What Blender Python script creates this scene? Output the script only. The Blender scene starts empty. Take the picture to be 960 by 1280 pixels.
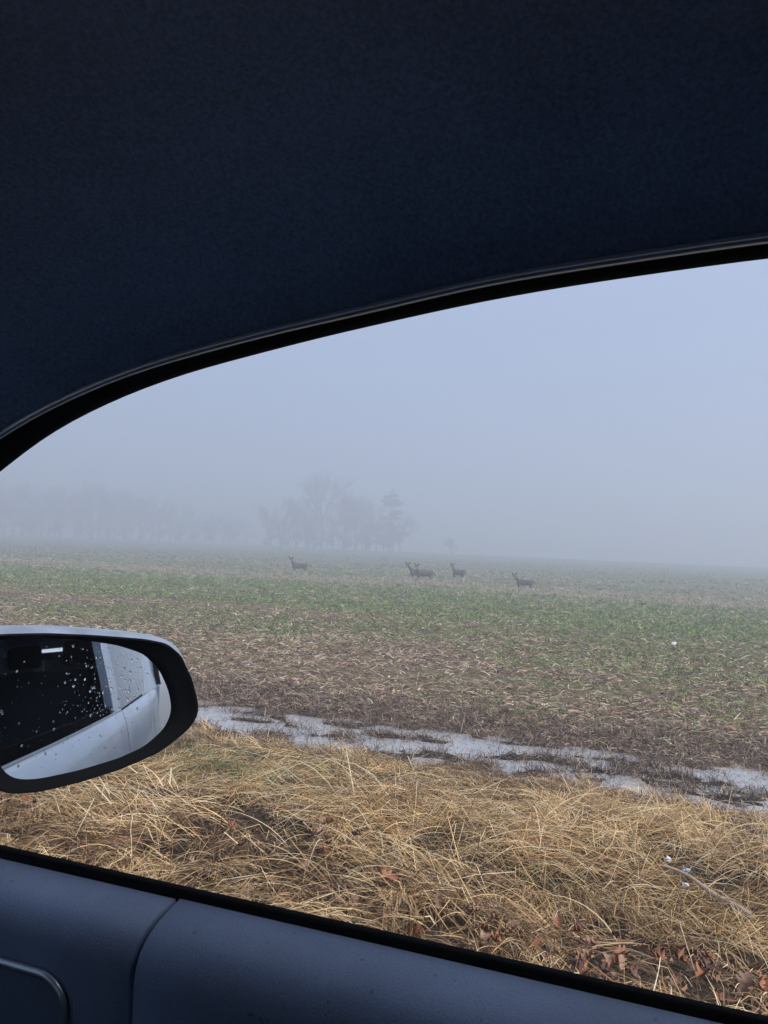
import bpy, bmesh, math, random
import numpy as np
from mathutils import Vector, Matrix

sc = bpy.context.scene
C = sc.collection
random.seed(7)
rng = np.random.default_rng(11)
R_ = math.radians

# ------------------------------------------------------------------ camera, world, sun, exposure
EYE = 1.35                                   # lens height above the road, metres
cam_d = bpy.data.cameras.new('camera')
cam = bpy.data.objects.new('camera', cam_d)
C.objects.link(cam)
sc.camera = cam
cam_d.sensor_fit = 'HORIZONTAL'
cam_d.sensor_width = 36.0
cam_d.lens = 36.0 * 961 / 960
cam_d.clip_start = 0.02
cam_d.clip_end = 4000
psi, pit, rol = R_(20), math.atan(48 / 961), R_(2.5)
_f = Vector((-math.sin(psi) * math.cos(pit), math.cos(psi) * math.cos(pit), math.sin(pit)))
_r = Vector((math.cos(psi), math.sin(psi), 0))
_u = _r.cross(_f)
_r2 = math.cos(rol) * _r + math.sin(rol) * _u
_u2 = -math.sin(rol) * _r + math.cos(rol) * _u
cam.matrix_world = Matrix(((_r2.x, _u2.x, -_f.x, 0), (_r2.y, _u2.y, -_f.y, 0), (_r2.z, _u2.z, -_f.z, EYE), (0, 0, 0, 1)))

SUN_EL, SUN_AZ = R_(52), R_(102)             # diffuse winter sun behind thick cloud
world = bpy.data.worlds.new('World')
sc.world = world
world.use_nodes = True
nt = world.node_tree
nt.nodes.clear()
sky = nt.nodes.new('ShaderNodeTexSky')
sky.sky_type = 'NISHITA'
sky.sun_disc = False
sky.sun_elevation = SUN_EL
sky.sun_rotation = SUN_AZ
sky.air_density = 1.0
sky.dust_density = 4.0
bg1 = nt.nodes.new('ShaderNodeBackground')
bg1.inputs['Strength'].default_value = 0.05
nt.links.new(sky.outputs[0], bg1.inputs['Color'])
bg2 = nt.nodes.new('ShaderNodeBackground')   # even cloud cover
bg2.inputs['Color'].default_value = (0.152, 0.200, 0.308, 1)
bg2.inputs['Strength'].default_value = 1.0
mxs = nt.nodes.new('ShaderNodeMixShader')
mxs.inputs[0].default_value = 0.9
wo = nt.nodes.new('ShaderNodeOutputWorld')
nt.links.new(bg1.outputs[0], mxs.inputs[1])
nt.links.new(bg2.outputs[0], mxs.inputs[2])
nt.links.new(mxs.outputs[0], wo.inputs['Surface'])

sun_d = bpy.data.lights.new('sun', 'SUN')
sun_d.energy = 1.5
sun_d.angle = R_(24)
sun_d.color = (1.0, 0.94, 0.87)
sun = bpy.data.objects.new('sun', sun_d)
C.objects.link(sun)
sdir = Vector((math.sin(SUN_AZ) * math.cos(SUN_EL), math.cos(SUN_AZ) * math.cos(SUN_EL), math.sin(SUN_EL)))
sun.rotation_euler = sdir.to_track_quat('Z', 'Y').to_euler()
sun.location = (0, 0, 60)

sc.view_settings.view_transform = 'Standard'
sc.view_settings.look = 'None'
sc.view_settings.gamma = 1.0
sc.view_settings.exposure = 1.36
cy = sc.cycles
cy.max_bounces = 8
cy.diffuse_bounces = 4
cy.glossy_bounces = 4
cy.transparent_max_bounces = 12
cy.volume_bounces = 3
cy.use_denoising = True
cy.sample_clamp_indirect = 6.0
cy.caustics_reflective = False
cy.caustics_refractive = False


# ------------------------------------------------------------------ materials
class NT:
    def __init__(self, name):
        self.m = bpy.data.materials.new(name)
        self.m.use_nodes = True
        self.t = self.m.node_tree
        self.b = self.t.nodes['Principled BSDF']

    def n(self, kind, **kw):
        nd = self.t.nodes.new(kind)
        for k, v in kw.items():
            if k in nd.inputs:
                nd.inputs[k].default_value = v
            else:
                setattr(nd, k, v)
        return nd

    def l(self, a, b):
        self.t.links.new(a, b)

    def noise(self, scale, detail=4, rough=0.6, vec=None, dist=0.0):
        nd = self.n('ShaderNodeTexNoise')
        nd.inputs['Scale'].default_value = scale
        nd.inputs['Detail'].default_value = detail
        nd.inputs['Roughness'].default_value = rough
        nd.inputs['Distortion'].default_value = dist
        if vec is not None:
            self.l(vec, nd.inputs['Vector'])
        return nd.outputs['Fac']

    def ramp(self, fac, stops):
        nd = self.n('ShaderNodeValToRGB')
        cr = nd.color_ramp
        while len(cr.elements) < len(stops):
            cr.elements.new(0.5)
        for e, (p, c) in zip(cr.elements, stops):
            e.position = p
            e.color = (c[0], c[1], c[2], 1) if not isinstance(c, (int, float)) else (c, c, c, 1)
        self.l(fac, nd.inputs[0])
        return nd.outputs[0]

    def mix(self, fac, a, b, mode='MIX'):
        nd = self.n('ShaderNodeMix', data_type='RGBA', blend_type=mode)
        for s, v in ((nd.inputs[0], fac), (nd.inputs[6], a), (nd.inputs[7], b)):
            if isinstance(v, (int, float)):
                s.default_value = v
            elif isinstance(v, tuple):
                s.default_value = (v[0], v[1], v[2], 1)
            else:
                self.l(v, s)
        return nd.outputs[2]

    def math(self, op, a, b=0.5, clamp=False):
        nd = self.n('ShaderNodeMath', operation=op, use_clamp=clamp)
        for s, v in ((nd.inputs[0], a), (nd.inputs[1], b)):
            if isinstance(v, (int, float)):
                s.default_value = v
            else:
                self.l(v, s)
        return nd.outputs[0]

    def coords(self, scale=(1, 1, 1)):
        tc = self.n('ShaderNodeTexCoord')
        mp = self.n('ShaderNodeMapping')
        mp.inputs['Scale'].default_value = scale
        self.l(tc.outputs['Object'], mp.inputs['Vector'])
        return mp.outputs[0]

    def bump(self, height, strength=0.3, dist=0.01):
        nd = self.n('ShaderNodeBump')
        nd.inputs['Strength'].default_value = strength
        nd.inputs['Distance'].default_value = dist
        self.l(height, nd.inputs['Height'])
        self.l(nd.outputs[0], self.b.inputs['Normal'])

    def col(self, src):
        if isinstance(src, tuple):
            self.b.inputs['Base Color'].default_value = (src[0], src[1], src[2], 1)
        else:
            self.l(src, self.b.inputs['Base Color'])

    def set(self, rough=None, metal=None, spec=None, ior=None, coat=None):
        i = self.b.inputs
        if rough is not None: i['Roughness'].default_value = rough
        if metal is not None: i['Metallic'].default_value = metal
        if spec is not None: i['Specular IOR Level'].default_value = spec
        if ior is not None: i['IOR'].default_value = ior
        if coat is not None: i['Coat Weight'].default_value = coat
        return self.m


def island_mat(name, stops, rough=0.8, spec=0.25, nscale=None):
    """every blade, straw or leaf of one mesh takes its own tone"""
    a = NT(name)
    g = a.n('ShaderNodeNewGeometry')
    c = a.ramp(g.outputs['Random Per Island'], stops)
    if nscale:
        nz = a.noise(nscale, 3, 0.6, a.coords())
        c = a.mix(1.0, c, a.ramp(nz, [(0.32, 0.5), (0.5, 0.9), (0.68, 1.2)]), 'MULTIPLY')
    a.col(c)
    return a.set(rough=rough, spec=spec)


def plain_mat(name, c, rough=0.6, spec=0.4, metal=0.0, var=0.18, nscale=60, bump=0.0, coat=None, mottle=None):
    a = NT(name)
    v = a.coords()
    nz = a.noise(nscale, 5, 0.65, v)
    lo = tuple(x * (1 - var) for x in c)
    hi = tuple(min(1, x * (1 + var)) for x in c)
    cc = a.ramp(nz, [(0.3, lo), (0.7, hi)])
    if mottle:
        n2 = a.noise(mottle, 3, 0.5, v)
        cc = a.mix(1.0, cc, a.ramp(n2, [(0.3, 0.8), (0.7, 1.12)]), 'MULTIPLY')
    a.col(cc)
    if bump:
        a.bump(nz, bump, 0.002)
    return a.set(rough=rough, spec=spec, metal=metal, coat=coat)


M = {}
M['headliner'] = plain_mat('headliner_cloth', (0.33, 0.46, 0.72), 0.95, 0.1, var=0.3, nscale=420, bump=0.35, mottle=6)
M['door_plastic'] = plain_mat('door_trim_plastic', (0.125, 0.165, 0.25), 0.5, 0.4, var=0.16, nscale=700, bump=0.3, mottle=9)
_d = M['door_plastic']; _t = _d.node_tree; _b = _t.nodes['Principled BSDF']
_src = _b.inputs['Base Color'].links[0].from_socket
_n = _t.nodes.new('ShaderNodeTexNoise'); _n.inputs['Scale'].default_value = 150; _n.inputs['Detail'].default_value = 1
_n2 = _t.nodes.new('ShaderNodeTexNoise'); _n2.inputs['Scale'].default_value = 22; _n2.inputs['Detail'].default_value = 6; _n2.inputs['Roughness'].default_value = 0.75
_tc = _t.nodes.new('ShaderNodeTexCoord'); _t.links.new(_tc.outputs['Object'], _n.inputs['Vector']); _t.links.new(_tc.outputs['Object'], _n2.inputs['Vector'])
for _no, _stops in ((_n, ((0.735, 1.0), (0.77, 0.6))), (_n2, ((0.3, 0.93), (0.7, 1.07)))):
    _r = _t.nodes.new('ShaderNodeValToRGB'); _t.links.new(_no.outputs['Fac'], _r.inputs[0])
    for _e, (_p, _c) in zip(_r.color_ramp.elements, _stops): _e.position = _p; _e.color = (_c, _c, _c, 1)
    _m = _t.nodes.new('ShaderNodeMix'); _m.data_type = 'RGBA'; _m.blend_type = 'MULTIPLY'; _m.inputs[0].default_value = 1.0
    _t.links.new(_src, _m.inputs[6]); _t.links.new(_r.outputs[0], _m.inputs[7]); _src = _m.outputs[2]
_t.links.new(_src, _b.inputs['Base Color'])
M['black_rubber'] = plain_mat('black_rubber', (0.012, 0.012, 0.014), 0.7, 0.2, nscale=90)
M['felt'] = plain_mat('black_felt', (0.006, 0.006, 0.007), 0.95, 0.05, nscale=300)
M['seal'] = plain_mat('seal_lip_highlight', (0.82, 0.84, 0.86), 0.25, 0.6, metal=0.7, nscale=80, var=0.06)  # pale metal colour stands in for the highlight along the seal
M['paint'] = plain_mat('silver_paint', (0.47, 0.52, 0.58), 0.34, 0.5, metal=0.25, nscale=9, var=0.05, coat=0.5, mottle=3)
M['mirror_black'] = plain_mat('mirror_black_plastic', (0.005, 0.0055, 0.007), 0.75, 0.06, nscale=400, bump=0.15)
M['chrome'] = plain_mat('satin_chrome', (0.35, 0.38, 0.42), 0.35, 0.5, metal=0.8, nscale=50, var=0.06)
M['moulding'] = plain_mat('satin_grey_moulding', (0.30, 0.33, 0.37), 0.45, 0.5, nscale=50, var=0.1)
M['recess'] = plain_mat('recess_plastic', (0.075, 0.098, 0.145), 0.55, 0.4, nscale=500, bump=0.2)
M['seat'] = plain_mat('dark_seat_cloth', (0.035, 0.038, 0.045), 0.95, 0.1, nscale=300, bump=0.2)
M['dark_plastic'] = plain_mat('dark_cabin_plastic', (0.03, 0.033, 0.04), 0.7, 0.3, nscale=200)
M['tyre'] = plain_mat('tyre_rubber', (0.02, 0.02, 0.02), 0.85, 0.2, nscale=60)

a = NT('mirror_silvering'); a.col((0.80, 0.86, 0.92)); M['mirror'] = a.set(rough=0.015, metal=1.0)
a = NT('rain_drop')
a.col((0.9, 0.95, 1.0)); a.b.inputs['Transmission Weight'].default_value = 1.0
M['drop'] = a.set(rough=0.0, ior=1.33)

a = NT('window_glass')
a.t.nodes.remove(a.b)
gl = a.n('ShaderNodeBsdfGlossy', Roughness=0.02)
gl.inputs['Color'].default_value = (0.9, 0.95, 1, 1)
tr = a.n('ShaderNodeBsdfTransparent')
tr.inputs['Color'].default_value = (0.72, 0.78, 0.8, 1)
fr = a.n('ShaderNodeFresnel', IOR=1.5)
ms = a.n('ShaderNodeMixShader')
a.l(fr.outputs[0], ms.inputs[0]); a.l(tr.outputs[0], ms.inputs[1]); a.l(gl.outputs[0], ms.inputs[2])
a.l(ms.outputs[0], a.t.nodes['Material Output'].inputs['Surface'])
M['glass'] = a.m

# wet tinted glass of the rear door
a = NT('privacy_glass')
a.col((0.10, 0.12, 0.14)); M['privacy'] = a.set(rough=0.12, spec=0.8)

# ground: verge soil, ditch mud, then a stubble field with weeds
a = NT('field_ground')
tc = a.n('ShaderNodeTexCoord')
sx = a.n('ShaderNodeSeparateXYZ'); a.l(tc.outputs['Object'], sx.inputs[0])
Y = sx.outputs['Y']
vec = tc.outputs['Object']
mp = a.n('ShaderNodeMapping'); mp.inputs['Scale'].default_value = (0.35, 1.0, 1.0); a.l(vec, mp.inputs['Vector'])
mp2 = a.n('ShaderNodeMapping'); mp2.inputs['Scale'].default_value = (0.10, 1.0, 1.0); mp2.inputs['Rotation'].default_value = (0, 0, R_(6)); a.l(vec, mp2.inputs['Vector'])
fine = a.noise(14, 6, 0.75, mp.outputs[0])
midn = a.noise(1.1, 5, 0.65, mp.outputs[0])
big = a.noise(0.16, 4, 0.6, mp2.outputs[0])
litter = a.ramp(fine, [(0.30, (0.035, 0.024, 0.016)), (0.46, (0.16, 0.108, 0.068)), (0.62, (0.38, 0.275, 0.175)), (0.75, (0.60, 0.475, 0.345))])
greens = a.ramp(fine, [(0.30, (0.045, 0.06, 0.022)), (0.52, (0.14, 0.175, 0.058)), (0.70, (0.29, 0.32, 0.12))])
pale = a.ramp(fine, [(0.30, (0.20, 0.165, 0.12)), (0.60, (0.42, 0.35, 0.26)), (0.75, (0.52, 0.45, 0.35))])
yn = a.n('ShaderNodeMapRange'); a.l(Y, yn.inputs[0]); yn.inputs[1].default_value = 0; yn.inputs[2].default_value = 120
gband = a.ramp(yn.outputs[0], [(0.08, 0.18), (0.12, 0.36), (0.19, 0.70), (0.30, 0.80), (0.345, 0.42), (0.40, 0.5), (0.55, 0.65), (0.62, 0.55), (0.9, 0.85)])
gm = a.math('ADD', gband, a.math('MULTIPLY', a.math('SUBTRACT', midn, 0.5), 1.6))
gm = a.math('ADD', gm, a.math('MULTIPLY', a.math('SUBTRACT', big, 0.5), 2.2))
gmask = a.ramp(gm, [(0.38, 0.0), (0.66, 1.0)])
fcol = a.mix(gmask, litter, greens)
pband = a.ramp(yn.outputs[0], [(0.30, 0.0), (0.345, 0.75), (0.40, 0.6), (0.44, 0.15), (0.50, 0.2), (0.58, 0.5), (0.68, 0.15), (1.0, 0.25)])
pm = a.math('MULTIPLY', pband, a.ramp(big, [(0.35, 0.35), (0.6, 1.0)]))
fcol = a.mix(pm, fcol, pale)
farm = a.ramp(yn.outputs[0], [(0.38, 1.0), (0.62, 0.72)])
fcol = a.mix(1.0, fcol, farm, 'MULTIPLY')   # field colour darkened beyond the deer to offset paling by the fog
mud = a.ramp(fine, [(0.3, (0.020, 0.014, 0.010)), (0.55, (0.065, 0.045, 0.034)), (0.75, (0.16, 0.115, 0.09))])
soil = a.ramp(fine, [(0.3, (0.03, 0.02, 0.012)), (0.55, (0.10, 0.07, 0.042)), (0.75, (0.24, 0.175, 0.11))])
mudm = a.n('ShaderNodeMapRange', interpolation_type='SMOOTHSTEP'); a.l(a.math('ADD', Y, a.math('MULTIPLY', midn, 1.4)), mudm.inputs[0])
mudm.inputs[1].default_value = 9.1; mudm.inputs[2].default_value = 9.9
c2 = a.mix(mudm.outputs[0], mud, fcol)
som = a.n('ShaderNodeMapRange', interpolation_type='SMOOTHSTEP'); a.l(a.math('ADD', Y, a.math('MULTIPLY', midn, 0.8)), som.inputs[0])
som.inputs[1].default_value = 6.6; som.inputs[2].default_value = 7.4
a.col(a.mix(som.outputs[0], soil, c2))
a.bump(fine, 1.0, 0.08)
M['ground'] = a.set(rough=0.9, spec=0.15)

a = NT('ditch_water')
nz = a.noise(2.2, 6, 0.7, a.coords())
a.col(a.ramp(nz, [(0.3, (0.30, 0.295, 0.29)), (0.7, (0.46, 0.455, 0.45))]))
wv = a.noise(9, 2, 0.5, a.coords())
a.bump(wv, 0.05, 0.01)
M['water'] = a.set(rough=0.05, spec=0.9, ior=1.45)

a = NT('asphalt')
nz = a.noise(90, 4, 0.7, a.coords())
a.col(a.ramp(nz, [(0.3, (0.035, 0.035, 0.037)), (0.7, (0.075, 0.075, 0.078))])); a.bump(nz, 0.4, 0.004)
M['asphalt'] = a.set(rough=0.6)

M['dry'] = island_mat('dead_grass_blades', [(0.0, (0.09, 0.05, 0.025)), (0.15, (0.36, 0.21, 0.09)), (0.45, (0.66, 0.43, 0.19)), (0.75, (0.80, 0.57, 0.28)), (1.0, (0.92, 0.77, 0.51))], 0.7, 0.3, nscale=2.6)
M['thatch'] = island_mat('rotting_thatch', [(0.0, (0.035, 0.022, 0.014)), (0.5, (0.12, 0.07, 0.036)), (0.85, (0.26, 0.155, 0.075)), (1.0, (0.42, 0.27, 0.14))], 0.75, 0.25, nscale=2.6)
M['browngrass'] = island_mat('brown_grass_blades', [(0.0, (0.07, 0.04, 0.022)), (0.4, (0.24, 0.14, 0.07)), (0.8, (0.42, 0.26, 0.13)), (1.0, (0.62, 0.44, 0.25))], 0.75, 0.25)
M['stalk'] = island_mat('pale_straw_stalk', [(0.0, (0.56, 0.42, 0.24)), (1.0, (0.76, 0.63, 0.43))], 0.55, 0.4)
M['reed'] = island_mat('brown_ditch_stems', [(0.0, (0.035, 0.024, 0.018)), (0.45, (0.13, 0.088, 0.066)), (0.8, (0.30, 0.215, 0.155)), (1.0, (0.52, 0.41, 0.30))], 0.75, 0.3)
M['green'] = island_mat('green_grass_blades', [(0.0, (0.06, 0.085, 0.03)), (0.5, (0.12, 0.155, 0.055)), (0.85, (0.22, 0.24, 0.10)), (1.0, (0.34, 0.31, 0.17))], 0.75, 0.25)
M['litter'] = island_mat('stubble_straw', [(0.0, (0.07, 0.045, 0.033)), (0.3, (0.20, 0.135, 0.085)), (0.6, (0.42, 0.30, 0.195)), (0.88, (0.62, 0.48, 0.33)), (1.0, (0.78, 0.68, 0.54))], 0.8, 0.2)
M['weed'] = island_mat('weed_leaves', [(0.0, (0.05, 0.085, 0.02)), (0.5, (0.15, 0.215, 0.048)), (1.0, (0.34, 0.43, 0.10))], 0.7, 0.3)
M['bark'] = plain_mat('tree_bark', (0.06, 0.052, 0.046), 0.9, 0.15, nscale=20, var=0.3)
M['twig'] = plain_mat('bare_twigs', (0.07, 0.06, 0.055), 0.9, 0.1, nscale=3, var=0.25)
M['needle'] = plain_mat('pine_needles', (0.035, 0.05, 0.032), 0.85, 0.15, nscale=6, var=0.35)
leaf_tones = [((0.44, 0.155, 0.06), (0.22, 0.075, 0.035)), ((0.42, 0.235, 0.145), (0.24, 0.12, 0.07)), ((0.11, 0.05, 0.03), (0.055, 0.025, 0.017))]
for i, (c1, c2_) in enumerate(leaf_tones):
    a = NT('oak_leaf_brown_%d' % i)
    nz = a.noise(40, 4, 0.6, a.coords())
    oi = a.n('ShaderNodeObjectInfo')
    a.col(a.mix(1.0, a.ramp(nz, [(0.3, c2_), (0.7, c1)]), a.ramp(oi.outputs['Random'], [(0.0, (0.45, 0.42, 0.42)), (0.5, (1.0, 1.0, 1.0)), (1.0, (1.25, 1.5, 1.5))]), 'MULTIPLY'))
    M['leaf%d' % i] = a.set(rough=0.5, spec=0.45)
M['white_scrap'] = plain_mat('white_paper', (0.72, 0.74, 0.74), 0.6, 0.3, nscale=60, var=0.1)
M['blue_scrap'] = plain_mat('pale_blue_plastic', (0.32, 0.52, 0.66), 0.45, 0.5, nscale=60, var=0.1)
M['fur'] = plain_mat('deer_coat', (0.12, 0.096, 0.08), 0.9, 0.1, nscale=30, var=0.22)
M['fur_dark'] = plain_mat('deer_dark_fur', (0.022, 0.019, 0.018), 0.9, 0.1, nscale=40)
M['fur_white'] = plain_mat('deer_white_fur', (0.72, 0.70, 0.66), 0.9, 0.1, nscale=40, var=0.08)
M['fur_leg'] = plain_mat('deer_leg_fur', (0.40, 0.34, 0.29), 0.9, 0.1, nscale=40)


# ------------------------------------------------------------------ mesh helpers
def link(name, me, parent=None, loc=None):
    o = bpy.data.objects.new(name, me)
    C.objects.link(o)
    if parent is not None:
        o.parent = parent
    if loc is not None:
        o.location = loc
    return o


def tag(o, label=None, cat=None, group=None, kind=None):
    if label: o['label'] = label
    if cat: o['category'] = cat
    if group: o['group'] = group
    if kind: o['kind'] = kind
    return o


def empty(name, loc, rz=0.0):
    o = bpy.data.objects.new(name, None)
    C.objects.link(o)
    o.location = loc
    o.rotation_euler = (0, 0, rz)
    o.empty_display_size = 0.1
    return o


def mesh(name, v, f, mat, smooth=True):
    me = bpy.data.meshes.new(name)
    me.from_pydata([tuple(map(float, p)) for p in v], [], f)
    me.materials.append(mat)
    if smooth:
        me.polygons.foreach_set('use_smooth', np.ones(len(me.polygons), dtype=bool))
    me.update()
    return me


def fastmesh(name, v, quads, mat):
    me = bpy.data.meshes.new(name)
    nv, nq = len(v), len(quads)
    me.vertices.add(nv)
    me.vertices.foreach_set('co', np.asarray(v, dtype=np.float32).ravel())
    me.loops.add(nq * 4)
    me.loops.foreach_set('vertex_index', np.asarray(quads, dtype=np.int32).ravel())
    me.polygons.add(nq)
    me.polygons.foreach_set('loop_start', np.arange(nq, dtype=np.int32) * 4)
    me.materials.append(mat)
    me.update(calc_edges=True)
    me.validate()
    return me


def grid_faces(nr, ncol, closed=False):
    f = []
    for i in range(nr - 1):
        for j in range(ncol if closed else ncol - 1):
            k = (j + 1) % ncol
            f.append((i * ncol + j, i * ncol + k, (i + 1) * ncol + k, (i + 1) * ncol + j))
    return f


def tube_vf(pts, radii, seg=8, cap=True, flat=None):
    """ring loft along a path; radii scalars or (side, up) pairs"""
    pts = [Vector(p) for p in pts]
    V, F = [], []
    for i, p in enumerate(pts):
        d = (pts[min(i + 1, len(pts) - 1)] - pts[max(i - 1, 0)]).normalized()
        ref = Vector((0, 0, 1)) if flat is None else Vector(flat)
        if abs(d.dot(ref)) > 0.95:
            ref = Vector((0, 1, 0)) if flat is None else Vector((1, 0, 0))
        s = d.cross(ref).normalized()
        u = s.cross(d).normalized()
        r = radii[i]
        ra, rb = r if isinstance(r, tuple) else (r, r)
        for k in range(seg):
            a_ = 2 * math.pi * k / seg
            V.append(p + s * math.cos(a_) * ra + u * math.sin(a_) * rb)
    n = len(pts)
    F = grid_faces(n, seg, True)
    if cap:
        F.append(tuple(range(seg))[::-1])
        F.append(tuple((n - 1) * seg + k for k in range(seg)))
    return V, F


def merge(parts):
    V, F = [], []
    for v, f in parts:
        o = len(V)
        V += list(v)
        F += [tuple(i + o for i in q) for q in f]
    return V, F


def box_vf(x0, x1, y0, y1, z0, z1):
    v = [(x, y, z) for x in (x0, x1) for y in (y0, y1) for z in (z0, z1)]
    f = [(0, 1, 3, 2), (4, 6, 7, 5), (0, 4, 5, 1), (2, 3, 7, 6), (0, 2, 6, 4), (1, 5, 7, 3)]
    return v, f


def bevel(me, w, seg=2):
    bm = bmesh.new(); bm.from_mesh(me)
    bmesh.ops.bevel(bm, geom=bm.edges[:], offset=w, segments=seg, profile=0.5, affect='EDGES')
    bm.to_mesh(me); bm.free()
    return me


def vnoise(x, y, seed=0):
    """smooth value noise in numpy"""
    x = np.asarray(x, dtype=np.float64); y = np.asarray(y, dtype=np.float64)
    xi = np.floor(x).astype(np.int64); yi = np.floor(y).astype(np.int64)
    fx = x - xi; fy = y - yi
    fx = fx * fx * (3 - 2 * fx); fy = fy * fy * (3 - 2 * fy)
    def h(i, j):
        n_ = (i * 374761393 + j * 668265263 + seed * 982451653) & 0x7fffffff
        n_ = ((n_ ^ (n_ >> 13)) * 1274126177) & 0x7fffffff
        n_ = (n_ ^ (n_ >> 16)) & 0xffff
        return n_ / 65535.0
    return (h(xi, yi) * (1 - fx) + h(xi + 1, yi) * fx) * (1 - fy) + (h(xi, yi + 1) * (1 - fx) + h(xi + 1, yi + 1) * fx) * fy


def fbm(x, y, oct=4, seed=0):
    t = 0; amp = 0.5
    for o in range(oct):
        t = t + amp * (vnoise(x * 2 ** o, y * 2 ** o, seed + o) - 0.5)
        amp *= 0.55
    return t


# ------------------------------------------------------------------ ground, water, road
PY = [-700, -6.2, 1.7, 2.1, 2.8, 4.0, 5.2, 6.2, 6.8, 7.35, 8.65, 9.1, 9.7, 12, 55, 120, 230, 700]
PZ = [-0.60, -0.05, -0.05, -0.10, -0.20, -0.34, -0.44, -0.54, -0.66, -0.775, -0.785, -0.69, -0.62, -0.60, -0.60, 0.0, 1.1, 1.3]
WATER = -0.738


def ground_z(x, y):
    x = np.asarray(x, dtype=np.float64); y = np.asarray(y, dtype=np.float64)
    yy = y + 0.5 * fbm(x * 0.35, y * 0.2, 3, 5) * ((y > 5) & (y < 11))
    z = np.interp(yy, PY, PZ)
    w = np.clip((y - 1.9) / 0.6, 0, 1)
    ditch = np.exp(-((y - 8.0) / 0.95) ** 4)
    near = np.clip((30 - y) / 15, 0, 1)
    z = z + w * (0.05 * fbm(x * 1.1, y * 1.1, 3, 1) + near * 0.035 * fbm(x * 4, y * 4, 3, 2))
    z = z + ditch * (0.20 * fbm(x * 1.1, y * 2.4, 3, 9) + 0.30 * fbm(x * 3.6, y * 6.0, 4, 29) + 0.004)
    z = np.where((y > 7.3) & (y < 8.75), np.minimum(z, WATER + 0.016 + 0.05 * np.maximum(0, z - WATER)), z)
    verge = np.clip((y - 2.2) / 0.6, 0, 1) * np.clip((6.9 - y) / 0.6, 0, 1)
    z = z + verge * 0.34 * fbm(x * 0.9, y * 1.2, 3, 15)
    far = np.clip((y - 14) / 40, 0, 1)
    z = z + far * 0.28 * fbm(x * 0.03, y * 0.045, 3, 4)
    return z


ys = [-700, -300, -100, -40, -15, -6.3, -4, 0, 1.5]
y = 1.7
while y < 13: ys.append(y); y += 0.055
while y < 700: ys.append(y); y *= 1.03
ys.append(700)
ys = np.array(ys)
NCOL = 300
s = np.linspace(-1, 1, NCOL)
rows = []
for yv in ys:
    A = 1.35 * abs(yv) + 4.5; B = 0.45 * abs(yv) + 2.5
    xs = np.where(s < 0, s * A, s * B)
    xs = np.interp(np.linspace(-1, 1, NCOL), np.linspace(-1, 1, NCOL), np.linspace(-A, B, NCOL))
    xs = np.concatenate(([-1000 - 0.0], xs, [1000]))
    rows.append(np.stack([xs, np.full_like(xs, yv), ground_z(xs, np.full_like(xs, yv))], 1))
V = np.concatenate(rows)
nc = NCOL + 2
ii, jj = np.meshgrid(np.arange(len(ys) - 1), np.arange(nc - 1), indexing='ij')
q = np.stack([ii * nc + jj, ii * nc + jj + 1, (ii + 1) * nc + jj + 1, (ii + 1) * nc + jj], -1).reshape(-1, 4)
gme = fastmesh('ground', V, q, M['ground'])
gme.polygons.foreach_set('use_smooth', np.ones(len(gme.polygons), dtype=bool))
tag(link('ground', gme), kind='structure')

v, f = box_vf(-400, 400, -6.0, 1.55, -0.12, 0.0)
tag(link('road', mesh('road', v, f, M['asphalt'], False)), kind='structure')
wx = np.linspace(-70, 45, 2)
tag(link('ditch_water', mesh('ditch_water', [(-90, 6.2, WATER), (60, 6.2, WATER), (60, 10.2, WATER), (-90, 10.2, WATER)], [(0, 1, 2, 3)], M['water'])), kind='structure')


# ------------------------------------------------------------------ ribbons: straw, grass, reeds
def ribbons(base, heading, length, e0, e1, width, seg=5, wob=0.25, ground=True, lift=0.004, twist=0.6, kinkp=0.4):
    """blades that start at elevation e0 and bend to e1, laid on the ground where they would sink"""
    n = len(base)
    P = np.zeros((n, seg + 1, 3)); P[:, 0] = base
    hd = heading.copy()
    kink = rng.random(n) < kinkp
    tk = rng.uniform(0.15, 0.85, n)
    for k in range(seg):
        t_ = (k + 0.5) / seg
        el = np.where(kink, np.where(t_ < tk, e0, e1), e0 * (1 - t_) + e1 * t_)
        hd = hd + rng.normal(0, wob / seg, n) * np.where(kink, 0.25, 1.0) + np.where(kink & (np.abs(t_ - tk) < 0.5 / seg), rng.normal(0, 0.9, n), 0)
        stp = (length / seg)[:, None] * np.stack([np.cos(el) * np.cos(hd), np.cos(el) * np.sin(hd), np.sin(el)], 1)
        P[:, k + 1] = P[:, k] + stp
        if ground:
            gz = ground_z(P[:, k + 1, 0], P[:, k + 1, 1]) + lift
            P[:, k + 1, 2] = np.maximum(P[:, k + 1, 2], gz + rng.random(n) * 0.012)
    T = np.gradient(P, axis=1)
    T /= np.linalg.norm(T, axis=2, keepdims=True) + 1e-9
    side = np.cross(T, np.array([0, 0, 1.0]))
    side /= np.linalg.norm(side, axis=2, keepdims=True) + 1e-6
    up = np.cross(side, T)
    tw = rng.normal(0, twist, n)[:, None, None]
    side = side * np.cos(tw) + up * np.sin(tw)
    taper = np.linspace(1, 0.25, seg + 1)[None, :, None]
    W = width[:, None, None] * 0.5 * taper
    L_, Rr = P - side * W, P + side * W
    V = np.stack([L_, Rr], 2).reshape(-1, 3)
    b = (np.arange(n) * (seg + 1) * 2)[:, None]
    k = np.arange(seg)[None, :] * 2
    q = np.stack([b + k, b + k + 1, b + k + 3, b + k + 2], -1).reshape(-1, 4)
    return V, q


def join_r(parts):
    V, Q, o = [], [], 0
    for v, q in parts:
        V.append(v); Q.append(q + o); o += len(v)
    return np.concatenate(V), np.concatenate(Q)


def on_ground(x, y, dz=0.0):
    return np.stack([x, y, ground_z(x, y) + dz], 1)


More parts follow.
